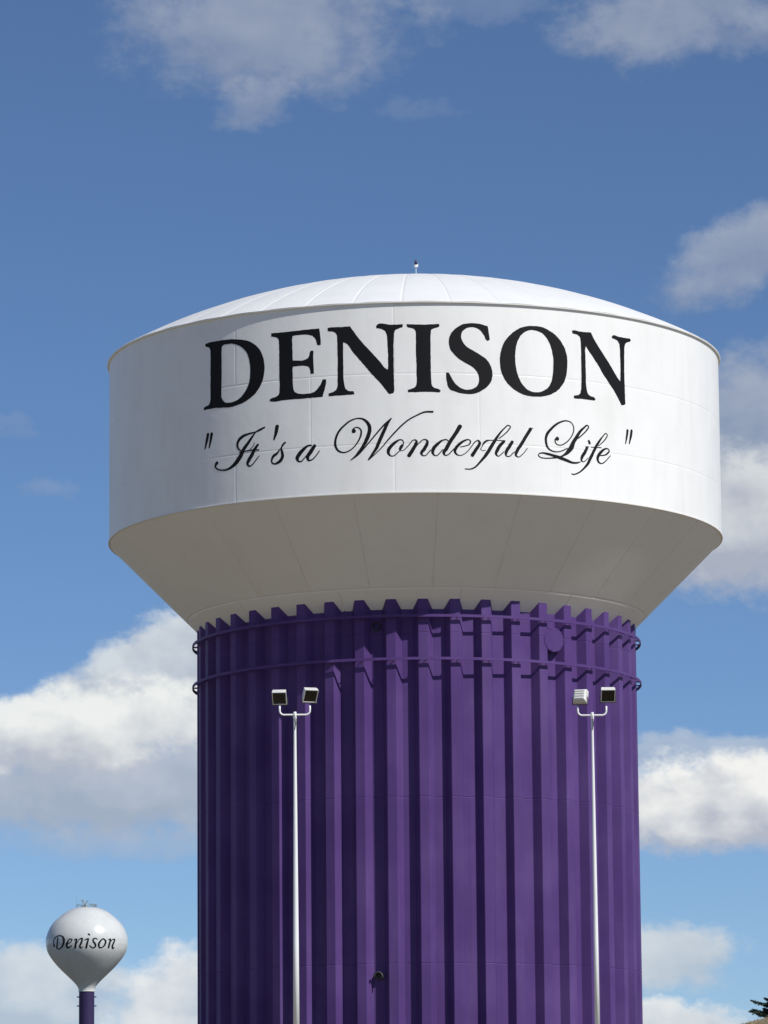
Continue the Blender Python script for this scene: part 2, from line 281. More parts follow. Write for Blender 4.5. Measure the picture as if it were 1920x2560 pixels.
# ------------------------------------------------------------------ materials
def paint(name, color, rough=0.45, dirt=0.06, dirt_col=(0.35, 0.30, 0.24), streak=0.5, bump=0.0, metallic=0.0, spec=0.5, vary=0.0, per_panel=0.0):
    m = bpy.data.materials.new(name)
    m.use_nodes = True
    g = Nodes(m.node_tree)
    b = g.n['Principled BSDF']
    pos = g.n.new('ShaderNodeNewGeometry').outputs['Position']
    p = g.sep(pos)
    sv = g.xyz(p[0], p[1], g.math('MULTIPLY', p[2], 1.0 - streak * 0.92))
    n1 = g.noise(sv, 1.3, 6.0, 0.62)
    n2 = g.noise(pos, 0.45, 4.0, 0.5)
    n3 = g.noise(pos, 9.0, 3.0, 0.6)
    d = g.math('ADD', g.smooth(n1, 0.42, 0.78), g.math('MULTIPLY', g.smooth(n2, 0.45, 0.7), 0.6))
    d = g.math('MULTIPLY', d, dirt)
    c0 = tuple(color) + (1,)
    if vary:
        c0 = g.mix(g.smooth(n2, 0.3, 0.7), tuple(x * (1 - vary) for x in color) + (1,), tuple(min(1, x * (1 + vary)) for x in color) + (1,))
    fin = g.mix(d, c0, tuple(dirt_col) + (1,))
    if per_panel:       # sheets painted and weathered a touch differently
        rnd = g.n.new('ShaderNodeObjectInfo').outputs['Random']
        fin = g.vmath('MULTIPLY', fin, g.vmath('ADD', (1 - per_panel,) * 3, g.vmath('MULTIPLY', g.xyz(rnd, rnd, rnd), (2 * per_panel,) * 3)))
    g._set(b.inputs['Base Color'], fin)
    g._set(b.inputs['Roughness'], g.math('ADD', g.math('MULTIPLY', n3, 0.2), rough - 0.1))
    b.inputs['Metallic'].default_value = metallic
    b.inputs['Specular IOR Level'].default_value = spec
    if bump:
        bp = g.n.new('ShaderNodeBump')
        bp.inputs['Strength'].default_value = 1.0
        bp.inputs['Distance'].default_value = bump
        g._set(bp.inputs['Height'], g.math('ADD', g.noise(pos, 0.9, 3.0, 0.5), g.math('MULTIPLY', n3, 0.03)))
        g.l.new(bp.outputs[0], b.inputs['Normal'])
    return m


M_WHITE = paint('white_tank_paint', (0.82, 0.825, 0.815), 0.42, 0.13, (0.46, 0.44, 0.39), 0.85, bump=0.018, per_panel=0.012)
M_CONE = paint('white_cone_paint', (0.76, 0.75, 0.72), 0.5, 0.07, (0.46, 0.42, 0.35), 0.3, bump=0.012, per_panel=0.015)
M_ROOF = paint('white_roof_paint', (0.80, 0.805, 0.80), 0.45, 0.12, (0.5, 0.49, 0.46), 0.2, bump=0.012)
M_PURPLE = paint('purple_paint', (0.086, 0.044, 0.178), 0.55, 0.22, (0.15, 0.105, 0.23), 0.9, bump=0.008, vary=0.09, spec=0.13, per_panel=0.05)
M_BLACK = paint('black_letter_paint', (0.008, 0.008, 0.010), 0.6, 0.15, (0.022, 0.022, 0.026), 0.4, spec=0.14)
M_GALV = paint('galvanised_pole', (0.82, 0.83, 0.84), 0.42, 0.12, (0.5, 0.5, 0.5), 0.8, spec=0.6)
M_HOUSING = paint('floodlight_housing', (0.66, 0.66, 0.64), 0.45, 0.3, (0.3, 0.29, 0.27), 0.2)
M_GLASS = paint('floodlight_glass', (0.006, 0.006, 0.005), 0.15, 0.1, (0.03, 0.03, 0.025), 0.0, spec=0.5)
M_DARK = paint('dark_steel', (0.03, 0.03, 0.035), 0.5, 0.2, (0.08, 0.07, 0.06), 0.3)
M_GREYDEV = paint('grey_fitting', (0.22, 0.27, 0.28), 0.5, 0.2, (0.12, 0.12, 0.11), 0.3)
M_RED = paint('beacon_lens', (0.035, 0.015, 0.05), 0.2, 0.0)
M_PEARL = paint('shaded_white_gloss_paint', (0.60, 0.62, 0.615), 0.24, 0.16, (0.38, 0.38, 0.36), 0.4, spec=0.45)  # distant tank's white, darkened in the colour for cloud shade
M_STEM = paint('shaded_purple_stem_paint', (0.038, 0.025, 0.085), 0.5, 0.1, (0.07, 0.06, 0.10), 0.8, spec=0.2)  # distant stem's purple, with cloud shade put into the colour
M_BARK = paint('bark', (0.09, 0.065, 0.045), 0.9, 0.4, (0.04, 0.03, 0.02), 0.6)


def ground_material():
    m = bpy.data.materials.new('dry_grass_ground')
    m.use_nodes = True
    g = Nodes(m.node_tree)
    b = g.n['Principled BSDF']
    pos = g.n.new('ShaderNodeNewGeometry').outputs['Position']
    n1 = g.noise(pos, 0.05, 6.0, 0.6)
    n2 = g.noise(pos, 1.6, 8.0, 0.65)
    n3 = g.noise(pos, 14.0, 4.0, 0.6)
    c = g.mix(g.smooth(n1, 0.35, 0.65), (0.30, 0.245, 0.17, 1), (0.235, 0.195, 0.125, 1))
    c = g.mix(g.math('MULTIPLY', g.smooth(n2, 0.4, 0.7), 0.6), c, (0.36, 0.30, 0.19, 1))
    c = g.mix(g.math('MULTIPLY', g.smooth(n3, 0.5, 0.75), 0.5), c, (0.13, 0.11, 0.07, 1))
    far = g.smooth(g.sep(pos)[1], 90.0, 260.0)      # unseen ground beyond the hill, darkened to dim bounce under the distant tower
    c = g.mix(far, c, (0.12, 0.112, 0.085, 1))
    g._set(b.inputs['Base Color'], c)
    b.inputs['Roughness'].default_value = 0.95
    b.inputs['Specular IOR Level'].default_value = 0.1
    bp = g.n.new('ShaderNodeBump')
    bp.inputs['Distance'].default_value = 0.08
    g._set(bp.inputs['Height'], g.math('ADD', n2, n3))
    g.l.new(bp.outputs[0], b.inputs['Normal'])
    return m


def leaf_material(name, c1, c2, scale=3.0):
    m = bpy.data.materials.new(name)
    m.use_nodes = True
    g = Nodes(m.node_tree)
    b = g.n['Principled BSDF']
    pos = g.n.new('ShaderNodeNewGeometry').outputs['Position']
    n = g.noise(pos, scale, 4.0, 0.6)
    g._set(b.inputs['Base Color'], g.mix(g.smooth(n, 0.35, 0.68), tuple(c1) + (1,), tuple(c2) + (1,)))
    b.inputs['Roughness'].default_value = 0.7
    return m


M_GROUND = ground_material()
M_NEEDLE = leaf_material('spruce_needles', (0.018, 0.036, 0.022), (0.045, 0.065, 0.032), 5.0)
M_STRAW = leaf_material('dry_grass_blades', (0.30, 0.24, 0.14), (0.44, 0.36, 0.23), 2.0)


# ------------------------------------------------------------------ mesh helpers
def mesh(name, verts, faces, mat, smooth=False):
    me = bpy.data.meshes.new(name)
    me.from_pydata([tuple(v) for v in verts], [], faces)
    me.materials.append(mat)
    if smooth:
        me.polygons.foreach_set('use_smooth', [True] * len(me.polygons))
    me.update()
    return me


def link(name, me, parent=None, loc=(0, 0, 0), rz=0.0, rot=None):
    o = bpy.data.objects.new(name, me)
    COL.objects.link(o)
    if parent:
        o.parent = parent
    o.location = loc
    o.rotation_euler = rot if rot else (0, 0, rz)
    return o


def tag(o, label=None, cat=None, group=None, kind=None):
    if label:
        o['label'] = label
    if cat:
        o['category'] = cat
    if group:
        o['group'] = group
    if kind:
        o['kind'] = kind
    return o


class MB:
    """collects shapes into one mesh"""

    def __init__(self):
        self.v, self.f = [], []

    def add(self, vs, fs):
        k = len(self.v)
        self.v += [Vector(p) for p in vs]
        self.f += [tuple(i + k for i in q) for q in fs]

    def box(self, c, s, mat=None, taper=1.0):
        c = Vector(c)
        pts = []
        for z in (-1, 1):
            t = taper if z > 0 else 1.0
            for x, y in ((-1, -1), (1, -1), (1, 1), (-1, 1)):
                p = Vector((x * s[0] / 2 * t, y * s[1] / 2 * t, z * s[2] / 2))
                pts.append((mat @ p if mat else p) + c)
        self.add(pts, [(3, 2, 1, 0), (4, 5, 6, 7), (0, 1, 5, 4), (1, 2, 6, 5), (2, 3, 7, 6), (3, 0, 4, 7)])

    def tube(self, pts, rad, n=10, cap=True):
        pts = [Vector(p) for p in pts]
        rad = rad if isinstance(rad, (list, tuple)) else [rad] * len(pts)
        k = len(self.v)
        up = Vector((0, 0, 1))
        t0 = (pts[1] - pts[0]).normalized()
        a = up.cross(t0)
        if a.length < 1e-3:
            a = Vector((1, 0, 0))
        a.normalize()
        for i, p in enumerate(pts):
            t = ((pts[min(i + 1, len(pts) - 1)] - pts[max(i - 1, 0)])).normalized()
            a = (a - t * a.dot(t)).normalized()
            b = t.cross(a)
            for j in range(n):
                w = 2 * math.pi * j / n
                self.v.append(p + (a * math.cos(w) + b * math.sin(w)) * rad[i])
        for i in range(len(pts) - 1):
            for j in range(n):
                j2 = (j + 1) % n
                self.f.append((k + i * n + j, k + i * n + j2, k + (i + 1) * n + j2, k + (i + 1) * n + j))
        if cap:
            self.f.append(tuple(k + j for j in range(n - 1, -1, -1)))
            e = k + (len(pts) - 1) * n
            self.f.append(tuple(e + j for j in range(n)))

    def lathe(self, prof, n=64, c=(0, 0, 0), closed=False):
        k = len(self.v)
        c = Vector(c)
        for r, z in prof:
            for j in range(n):
                w = 2 * math.pi * j / n
                self.v.append(c + Vector((r * math.sin(w), -r * math.cos(w), z)))
        m = len(prof)
        for i in range(m if closed else m - 1):
            i2 = (i + 1) % m
            for j in range(n):
                j2 = (j + 1) % n
                self.f.append((k + i * n + j, k + i * n + j2, k + i2 * n + j2, k + i2 * n + j))

    def mesh(self, name, mat, smooth=False):
        return mesh(name, self.v, self.f, mat, smooth)

    def build(self, name, mat, parent=None, smooth=False, **k):
        return link(name, self.mesh(name, mat, smooth), parent, **k)


def smooth_by_angle(me, deg=35):
    me.polygons.foreach_set('use_smooth', [True] * len(me.polygons))
    bm = bmesh.new()
    bm.from_mesh(me)
    for e in bm.edges:
        if len(e.link_faces) == 2:
            e.smooth = e.calc_face_angle(0) < R(deg)
        else:
            e.smooth = False
    bm.to_mesh(me)
    bm.free()


def spline(pts, closed=False, step=0.05):
    """points (x, y, flag/width...) -> dense polyline; a third value of 1 on closed loops marks a corner"""
    n = len(pts)
    P = [Vector(p[:2]) for p in pts]
    corner = [closed and len(p) > 2 for p in pts]
    W = [0 if closed else p[2] for p in pts]

    def tan(i):
        a, b = i - 1, i + 1
        if closed:
            a %= n
            b %= n
        else:
            a, b = max(a, 0), min(b, n - 1)
        d0 = (P[i] - P[a]).length or 1e-6
        d1 = (P[b] - P[i]).length or 1e-6
        if a == i:
            return (P[b] - P[i]) / d1
        if b == i:
            return (P[i] - P[a]) / d0
        return ((P[b] - P[i]) / d1 * d0 + (P[i] - P[a]) / d0 * d1) / (d0 + d1)

    out = []
    for i in range(n if closed else n - 1):
        j = (i + 1) % n
        L = (P[j] - P[i]).length
        ch = (P[j] - P[i]) / (L or 1e-6)
        m0 = (ch if corner[i] else tan(i)) * L
        m1 = (ch if corner[j] else tan(j)) * L
        k = max(1, int(L / step + 0.5))
        for q in range(k):
            t = q / k
            h = (2 * t ** 3 - 3 * t * t + 1, t ** 3 - 2 * t * t + t, -2 * t ** 3 + 3 * t * t, t ** 3 - t * t)
            p = P[i] * h[0] + m0 * h[1] + P[j] * h[2] + m1 * h[3]
            out.append((p.x, p.y, W[i] * (1 - t) + W[j] * t))
    if not closed:
        out.append((P[-1].x, P[-1].y, W[-1]))
    return out


def ribbon(strokes, place, step, lift=0.001):
    """brush strokes of varying width laid on a surface by place(u, v, height)"""
    vs, fs = [], []
    for si, s in enumerate(strokes):
        pl = spline(s, False, step)
        k = len(vs)
        n = len(pl)
        rows = []
        for i, (x, y, w) in enumerate(pl):
            a, b = pl[max(i - 1, 0)], pl[min(i + 1, n - 1)]
            t = Vector((b[0] - a[0], b[1] - a[1]))
            t.normalize()
            rows.append((x, y, w, t))
        x, y, w, t = rows[0]
        rows = [(x - t.x * w * .32, y - t.y * w * .32, w * .45, t)] + rows
        x, y, w, t = rows[-1]
        rows.append((x + t.x * w * .32, y + t.y * w * .32, w * .45, t))
        for x, y, w, t in rows:
            jx = random.uniform(-.03, .03) * w
            vs.append(place(x - t.y * (w / 2 + jx), y + t.x * (w / 2 + jx), si * lift))
            vs.append(place(x + t.y * (w / 2 - jx), y - t.x * (w / 2 - jx), si * lift))
        for i in range(len(rows) - 1):
            fs.append((k + 2 * i, k + 2 * i + 1, k + 2 * i + 3, k + 2 * i + 2))
    return vs, fs

# ------------------------------------------------------------------ terrain
def sstep(a, b, x):
    t = min(1, max(0, (x - a) / (b - a)))
    return t * t * (3 - 2 * t)


def ground_h(x, y):
    d = y - CAM_Y
    h = 8.2 * sstep(15, 160, d)
    h *= 1 - sstep(70, 330, y)
    h *= 1 - 0.75 * sstep(110, 420, abs(x))
    m = sstep(9.3, 12.8, x) * (1 - sstep(30, 55, x)) * sstep(-34, -17, y) * (1 - sstep(-5, 18, y))
    h += 0.72 * m
    h += 0.05 * math.sin(x * 0.9 + 1.3) * math.sin(y * 0.7) * sstep(0, 20, d)
    return h


def axis(lo, hi, fine_lo, fine_hi, fine):
    a = []
    x = fine_lo
    while x <= fine_hi:
        a.append(x)
        x += fine
    s = fine
    x = fine_hi
    while x < hi:
        s *= 1.22
        x = min(hi, x + s)
        a.append(x)
    s = fine
    x = fine_lo
    while x > lo:
        s *= 1.22
        x = max(lo, x - s)
        a.insert(0, x)
    return a


gx = axis(-6000, 6000, -30, 40, 1.0)
gy = axis(-1500, 9000, -60, 25, 1.0)
gv = [(x, y, ground_h(x, y)) for y in gy for x in gx]
gf = [(j * len(gx) + i, j * len(gx) + i + 1, (j + 1) * len(gx) + i + 1, (j + 1) * len(gx) + i)
      for j in range(len(gy) - 1) for i in range(len(gx) - 1)]
tag(link('ground', mesh('ground', gv, gf, M_GROUND, True)), kind='structure')

# ------------------------------------------------------------------ the big water tower
BASE = ground_h(0, 0) - 0.05
WALL_R, LIP_Z0, LIP_Z1 = 12.0, 28.10, 35.18
tower = link('water_tower', None, loc=(0, 0, BASE))
tag(tower, 'huge water tower with fluted purple column and white tank painted DENISON', 'water tower')


def TZ(z):
    return z - BASE


def sheet(rows, cols, fn, depth, edge_r, edge_c):
    """curved plate: fn(s, t, inset) -> point; borders sink by depth so that seams read as grooves"""
    rs = [0.0, edge_r, 1.7 * edge_r] + [1.7 * edge_r + (1 - 3.4 * edge_r) * i / rows for i in range(1, rows)] + [1 - 1.7 * edge_r, 1 - edge_r, 1.0]
    cs = [0.0, edge_c, 1.7 * edge_c] + [1.7 * edge_c + (1 - 3.4 * edge_c) * i / cols for i in range(1, cols)] + [1 - 1.7 * edge_c, 1 - edge_c, 1.0]
    vs, fs = [], []
    for s in rs:
        for t in cs:
            ins = depth if s in (0.0, 1.0) or t in (0.0, 1.0) else 0.0
            vs.append(fn(s, t, ins))
    w = len(cs)
    for i in range(len(rs) - 1):
        for j in range(w - 1):
            fs.append((i * w + j, i * w + j + 1, (i + 1) * w + j + 1, (i + 1) * w + j))
    return vs, fs


def pol(r, deg, z):
    a = R(deg)
    return (r * math.sin(a), -r * math.cos(a), z)


# tank wall: three courses of rolled plates, staggered by half a plate
for z0, z1, off in ((LIP_Z0, 29.92, -3.5), (29.92, 32.53, 11.5), (32.53, LIP_Z1, -3.5)):
    H = z1 - z0
    vs, fs = sheet(4, 30, lambda s, t, d: pol(WALL_R - d, 30 * t, TZ(z0 + H * s)), 0.008, 0.035 / H, 0.035 / 6.28)
    me = mesh('wall_plate', vs, fs, M_WHITE, True)
    for k in range(12):
        link('wall_plate', me, tower, rz=R(off + 30 * k))

# conical underside in two courses
CR0, CZ0 = 8.566, 24.69


def cone_r(z):
    return CR0 + (z - CZ0) * (11.985 - CR0) / (28.105 - CZ0)


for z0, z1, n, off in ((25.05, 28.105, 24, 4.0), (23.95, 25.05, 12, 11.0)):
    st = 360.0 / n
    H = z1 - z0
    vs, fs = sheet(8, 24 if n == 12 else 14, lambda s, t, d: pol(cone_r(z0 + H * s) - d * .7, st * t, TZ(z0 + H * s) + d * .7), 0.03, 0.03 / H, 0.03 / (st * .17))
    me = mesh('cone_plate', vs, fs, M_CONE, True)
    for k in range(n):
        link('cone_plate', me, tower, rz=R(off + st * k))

# drip lip under the wall, eave lip over it
m = MB()
m.lathe([(11.96, TZ(28.085)), (12.028, TZ(28.085)), (12.032, TZ(28.125)), (11.995, TZ(28.13))], 256)
me = m.mesh('drip_lip', M_CONE)
smooth_by_angle(me, 30)
link('drip_lip', me, tower)
m = MB()
m.lathe([(11.93, TZ(LIP_Z1 - .012)), (12.085, TZ(LIP_Z1 - .012)), (12.092, TZ(LIP_Z1 + .03)), (12.02, TZ(LIP_Z1 + .05))], 256)
me = m.mesh('eave_lip', M_WHITE)
smooth_by_angle(me, 30)
link('eave_lip', me, tower)

# domed roof of gore panels
DOME_H, DOME_R = 3.12, 12.07
DOME_S = (DOME_R ** 2 + DOME_H ** 2) / (2 * DOME_H)
amax = math.asin(DOME_R / DOME_S)
DZ = LIP_Z1 + .045


def dome(s, t, d):
    a = amax * (1 - s * 0.985)
    rr = DOME_S * math.sin(a)
    z = DZ + DOME_H - DOME_S * (1 - math.cos(a))
    # each gore bellies out a little between its lap seams
    return pol(rr, NG * t, TZ(z + 0.016 * math.sin(math.pi * t) * (1 - s) - d * 1.5))


NG = 360.0 / 42
vs, fs = sheet(22, 8, dome, 0.010, 0.004, 0.035)
me = mesh('roof_panel', vs, fs, M_ROOF, True)
for k in range(42):
    link('roof_panel', me, tower, rz=R(-2 + NG * k))
m = MB()
m.lathe([(0.0, 0.30), (0.22, 0.27), (0.25, 0.22), (0.25, 0.05), (0.33, 0.04), (0.34, -0.05)], 24, (0, 0, TZ(DZ + DOME_H)))
me = m.mesh('roof_vent', M_ROOF)
smooth_by_angle(me, 40)
link('roof_vent', me, tower)
m = MB()
ap = TZ(DZ + DOME_H)
m.tube([(0.13, -0.1, ap - .05), (0.13, -0.1, ap + .88)], 0.013, 8)
mast = m.build('beacon_mast', M_GALV, tower)
m = MB()
m.lathe([(0.0, 1.16), (0.03, 1.15), (0.055, 1.10), (0.06, 0.98), (0.05, 0.95)], 12, (0.13, -0.1, ap))
m.build('beacon_lens', M_RED, mast, smooth=True)
m = MB()
m.lathe([(0.0, 0.96), (0.085, 0.955), (0.085, 0.885), (0.05, 0.87), (0.0, 0.87)], 12, (0.13, -0.1, ap))
m.tube([(0.195, -0.1, ap + .87), (0.195, -0.1, ap + 1.0)], 0.02, 6)
m.build('beacon_base', M_WHITE, mast)
# low hatch rail beside the mast
m = MB()
for i in range(7):
    x = -0.15 + i * 0.14
    m.tube([(x, -0.55, ap - .03), (x, -0.55, ap + .42)], 0.011, 5)
m.tube([(-0.15, -0.55, ap + .42), (0.69, -0.55, ap + .42)], 0.012, 5)
m.tube([(-0.15, -0.55, ap + .22), (0.69, -0.55, ap + .22)], 0.010, 5)
m.build('hatch_rail', M_GALV, tower)

# fluted column: 45 folded panels per course
OUT_R, IN_R = 8.566, 8.222
RIB0 = 1.7
prof = [(-4.0, IN_R), (-2.48, IN_R), (-1.22, OUT_R), (1.22, OUT_R), (2.48, IN_R), (4.0, IN_R)]


def flute_mesh(z0, z1):
    # fold lines get a small radius, course ends draw in to a weld seam
    pts = []
    for i, (a, r) in enumerate(prof):
        p = Vector(pol(r, a, 0))
        if 0 < i < len(prof) - 1:
            for q in (-1, 1):
                o = Vector(pol(prof[i + q][1], prof[i + q][0], 0))
                pts.append(p + (o - p).normalized() * 0.012)
        else:
            pts.append(p)
    zs = [(z0, .012), (z0 + .022, 0.0), (z1 - .022, 0.0), (z1, .012)]
    vs = []
    for z, ins in zs:
        for p in pts:
            q = p * (1 - ins / p.length)
            vs.append((q.x, q.y, TZ(z)))
    w = len(pts)
    fs = [(i * w + j, i * w + j + 1, (i + 1) * w + j + 1, (i + 1) * w + j) for i in range(3) for j in range(w - 1)]
    return mesh('flute_panel', vs, fs, M_PURPLE)


for z0, z1 in ((7.9, 11.21), (11.21, 17.34), (17.34, 23.43), (23.43, 25.9)):
    me = flute_mesh(z0, z1)
    for k in range(45):
        link('flute_panel', me, tower, rz=R(RIB0 + 8 * k))

# two stand-off stiffener rings with a bracket at every flute
for z in (24.035, 22.435):
    m = MB()
    m.lathe([(8.715, TZ(z - .05)), (8.76, TZ(z - .05)), (8.76, TZ(z + .05)), (8.715, TZ(z + .05))], 180, closed=True)
    for k in range(45):
        a = RIB0 + 8 * k
        for da in (-.75, .75):
            m.tube([pol(8.54, a + da, TZ(z - .01)), pol(8.73, a + da, TZ(z - .01))], 0.018, 6, False)
    me = m.mesh('stiffener_ring', M_PURPLE)
    smooth_by_angle(me, 30)
    link('stiffener_ring', me, tower)


def disc(name, deg, z, r0, r1, rad, mat, n=28, lip=0.0):
    """short round drum standing out of the column"""
    m = MB()
    q = []
    e = R(deg)
    ax = Vector((math.sin(e), -math.cos(e), 0))
    sx = Vector((math.cos(e), math.sin(e), 0))
    rings = [(r0, rad), (r1 - .02, rad), (r1, rad - .02)] + ([(r1, rad - lip), (r1 - .15, rad - lip)] if lip else [])
    for rr, ra in rings:
        q.append([ax * rr + sx * ra * math.cos(2 * math.pi * j / n) + Vector((0, 0, TZ(z) + ra * math.sin(2 * math.pi * j / n))) for j in range(n)])
    vs = [p for g_ in q for p in g_]
    fs = []
    for i in range(len(q) - 1):
        for j in range(n):
            fs.append((i * n + j, i * n + (j + 1) % n, (i + 1) * n + (j + 1) % n, (i + 1) * n + j))
    fs.append(tuple((len(q) - 1) * n + j for j in range(n)))
    m.add(vs, fs)
    me = m.mesh(name, mat)
    smooth_by_angle(me, 30)
    return link(name, me, tower)


hatch = disc('round_hatch', 37.0, 23.33, 8.2, 8.575, 0.47, M_PURPLE, 40)
m = MB()
for j in range(10):
    w = 2 * math.pi * j / 10
    c = Vector(pol(8.57, 37.0 + math.degrees(.41 * math.cos(w) / 8.6), TZ(23.33) + .41 * math.sin(w)))
    m.box(c, (.035, .05, .035), Matrix.Rotation(R(36), 3, 'Z'))
m.build('bolt_circle', M_PURPLE, hatch)
disc('vent_port', -10.25, 23.72, 8.2, 8.36, 0.16, M_DARK, 20, lip=.03)
v2 = disc('vent_pipe', -10.25, 10.78, 8.2, 8.42, 0.15, M_DARK, 20, lip=.03)
m = MB()
c0 = Vector(pol(8.40, -10.25, TZ(10.78)))
pts = [c0 + Vector((-.16 * math.cos(t) - .02, -.10 - .02 * t, .18 * math.sin(t) - .06)) for t in [i * math.pi / 8 * 1.1 for i in range(9)]]
m.tube(pts, 0.035, 8)
m.build('vent_hood', M_DARK, v2, smooth=True)


# lettering painted on the tank wall
def on_wall(u, v, h):
    a = u / WALL_R
    r = WALL_R + 0.004 + h
    return (r * math.sin(a), -r * math.cos(a), TZ(31.0 + v))


for loops in BLOCK:
    polys = []
    for lp in loops:
        pl = spline([(p[0] / 1000, p[1] / 1000) + p[2:] for p in lp], True, 0.09)
        polys.append([Vector((x + random.uniform(-.006, .006), y + random.uniform(-.006, .006), 0)) for x, y, _ in pl])
    tri = tessellate_polygon(polys)
    flat = [p for q in polys for p in q]
    bm = bmesh.new()
    bv = [bm.verts.new(p) for p in flat]
    for t in tri:
        if len(set(t)) == 3:
            try:
                bm.faces.new([bv[i] for i in t])
            except ValueError:
                pass
    x0 = min(p.x for p in flat)
    x1 = max(p.x for p in flat)
    x = x0 + .2
    while x < x1:
        bmesh.ops.bisect_plane(bm, geom=bm.verts[:] + bm.edges[:] + bm.faces[:], plane_co=(x, 0, 0), plane_no=(1, 0, 0))
        x += .2
    bmesh.ops.recalc_face_normals(bm, faces=bm.faces[:])
    if sum(f.normal.z for f in bm.faces) < 0:
        bmesh.ops.reverse_faces(bm, faces=bm.faces[:])
    for vv in bm.verts:
        vv.co = on_wall(vv.co.x, vv.co.y, 0)
    me = bpy.data.meshes.new('letter')
    bm.to_mesh(me)
    bm.free()
    me.materials.append(M_BLACK)
    link('letter', me, tower)

for nm, strokes in SCRIPT:
    vs, fs = ribbon([[(a / 1000, b / 1000, w / 1000) for a, b, w in s] for s in strokes], on_wall, 0.05)
    name = {'quote': 'quotation_mark', 'apostrophe': 'apostrophe'}.get(nm, 'letter')
    link(name, mesh(name, vs, fs, M_BLACK), tower)

# ------------------------------------------------------------------ the distant pedestal tower
FX, FY, FZ = -48.52, 458.0, 42.92
S = 0.00873
far_base = ground_h(FX, FY) - .1
far = link('pedestal_water_tower', None, loc=(FX, FY, far_base), rz=0.078)
tag(far, 'small distant bulb-shaped white water tower on a slim dark purple stem', 'water tower')
fprof = [(0, 262), (150, 268), (205, 276), (295, 310), (370, 352), (435, 402), (545, 500), (617, 600), (662, 700), (684, 790), (685, 850), (680, 910), (656, 1000), (600, 1100), (522, 1200),
         (430, 1300), (325, 1400), (222, 1500), (170, 1558), (150, 1590), (139, 1620), (136, 1650)]
fp = [(a * S, FZ - far_base - (b - 852) * S) for a, b in fprof]


def dense(pr, k=5):
    o = []
    for i in range(len(pr) - 1):
        p0, p1, p2, p3 = (Vector(pr[max(i - 1, 0)]), Vector(pr[i]), Vector(pr[i + 1]), Vector(pr[min(i + 2, len(pr) - 1)]))
        for q in range(k):
            t = q / k
            v = 0.5 * (2 * p1 + (p2 - p0) * t + (2 * p0 - 5 * p1 + 4 * p2 - p3) * t * t + (3 * p1 - p0 - 3 * p2 + p3) * t ** 3)
            o.append((max(0, v.x), v.y))
    o.append(pr[-1])
    return o


fd = dense(fp)
m = MB()
m.lathe(fd, 96)
m.build('tank', M_PEARL, far, smooth=True)
zst = fp[-1][1]
m = MB()
m.lathe([(1.18, zst + .02), (1.215, zst - .02), (1.215, zst - .14), (1.13, zst - .15)], 48)
me = m.mesh('neck_band', M_PEARL)
smooth_by_angle(me, 40)
link('neck_band', me, far)
m = MB()
m.lathe([(1.12, zst - .05), (1.12, 6.0), (1.3, 4.5), (2.4, 1.6), (3.2, 0.0), (3.3, -.4)], 48)
m.build('stem', M_STEM, far, smooth=True)
m = MB()
for a in (-92, 92):
    for dz in (.9, 2.2):
        e = R(a)
        m.box((1.25 * math.sin(e), -1.25 * math.cos(e), zst - dz), (.34, .2, .16))
m.build('stem_bracket', M_STEM, far)


def far_r(z):
    for (r0, z0), (r1, z1) in zip(fd, fd[1:]):
        if z1 <= z <= z0:
            return r0 + (r1 - r0) * (z0 - z) / (z0 - z1 + 1e-9)
    return 0


def on_bulb(u, v, h):
    z = FZ - far_base + v * 0.965
    for _ in range(3):            # view rises 3.7 degrees: the near face sits slightly lower
        rr = far_r(z)
        yy = math.sqrt(max(rr * rr - u * u, .01))
        z = FZ - far_base + v - yy * 0.055
    rr = far_r(z) + 0.02 + h * 6
    x = u
    yy = math.sqrt(max(rr * rr - x * x, .01))
    return (x, -yy, z)


for nm, strokes in FAR_SCRIPT:
    vs, fs = ribbon(strokes, on_bulb, 0.09)
    link('letter', mesh('letter', vs, fs, M_BLACK), far)

top = fp[0][1]
m = MB()
for k in range(14):
    w = 2 * math.pi * k / 14
    m.tube([(1.45 * math.cos(w), 1.45 * math.sin(w), top - .15), (1.45 * math.cos(w), 1.45 * math.sin(w), top + .42)], 0.022, 5)
for h in (.2, .42):
    m.tube([(1.45 * math.cos(t), 1.45 * math.sin(t), top + h) for t in [2 * math.pi * i / 28 for i in range(29)]], 0.02, 5, False)
m.build('top_railing', M_GREYDEV, far)
m = MB()
m.tube([(-.62, -.6, top + .02), (.18, -.6, top + 1.0)], .085, 6)
m.tube([(.12, -.7, top + .02), (-.78, -.7, top + 1.02)], .085, 6)
m.tube([(-.3, -.65, top - .05), (-.3, -.65, top + .55)], .06, 6)
m.box((-.62, -.7, top + .88), (.34, .16, .3), Matrix.Rotation(R(40), 3, 'Y'))
m.build('antenna_cluster', M_GREYDEV, far)
m = MB()
m.tube([(.75, -.5, top - .05), (.75, -.5, top + .4)], .05, 6)
m.box((.62, -.5, top + .38), (.4, .3, .22))
m.box((1.15, -.5, top + .3), (.42, .25, .18))
m.tube([(1.15, -.5, top - .05), (1.15, -.5, top + .3)], .05, 6)
m.build('lamp_cluster', M_GREYDEV, far)
m = MB()
m.tube([(-1.55, .2, top - .1), (-1.5, .2, top + 1.75)], [.03, .012], 6)
m.build('whip_antenna', M_GREYDEV, far)
m = MB()
m.lathe([(0, .34), (.34, .3), (.42, .18), (.4, -.1)], 20, (-.35, -.2, top))
m.build('roof_vent', M_PEARL, far, smooth=True)

# ------------------------------------------------------------------ floodlight poles
PW, PH, PD = 0.46, 0.46, 0.24


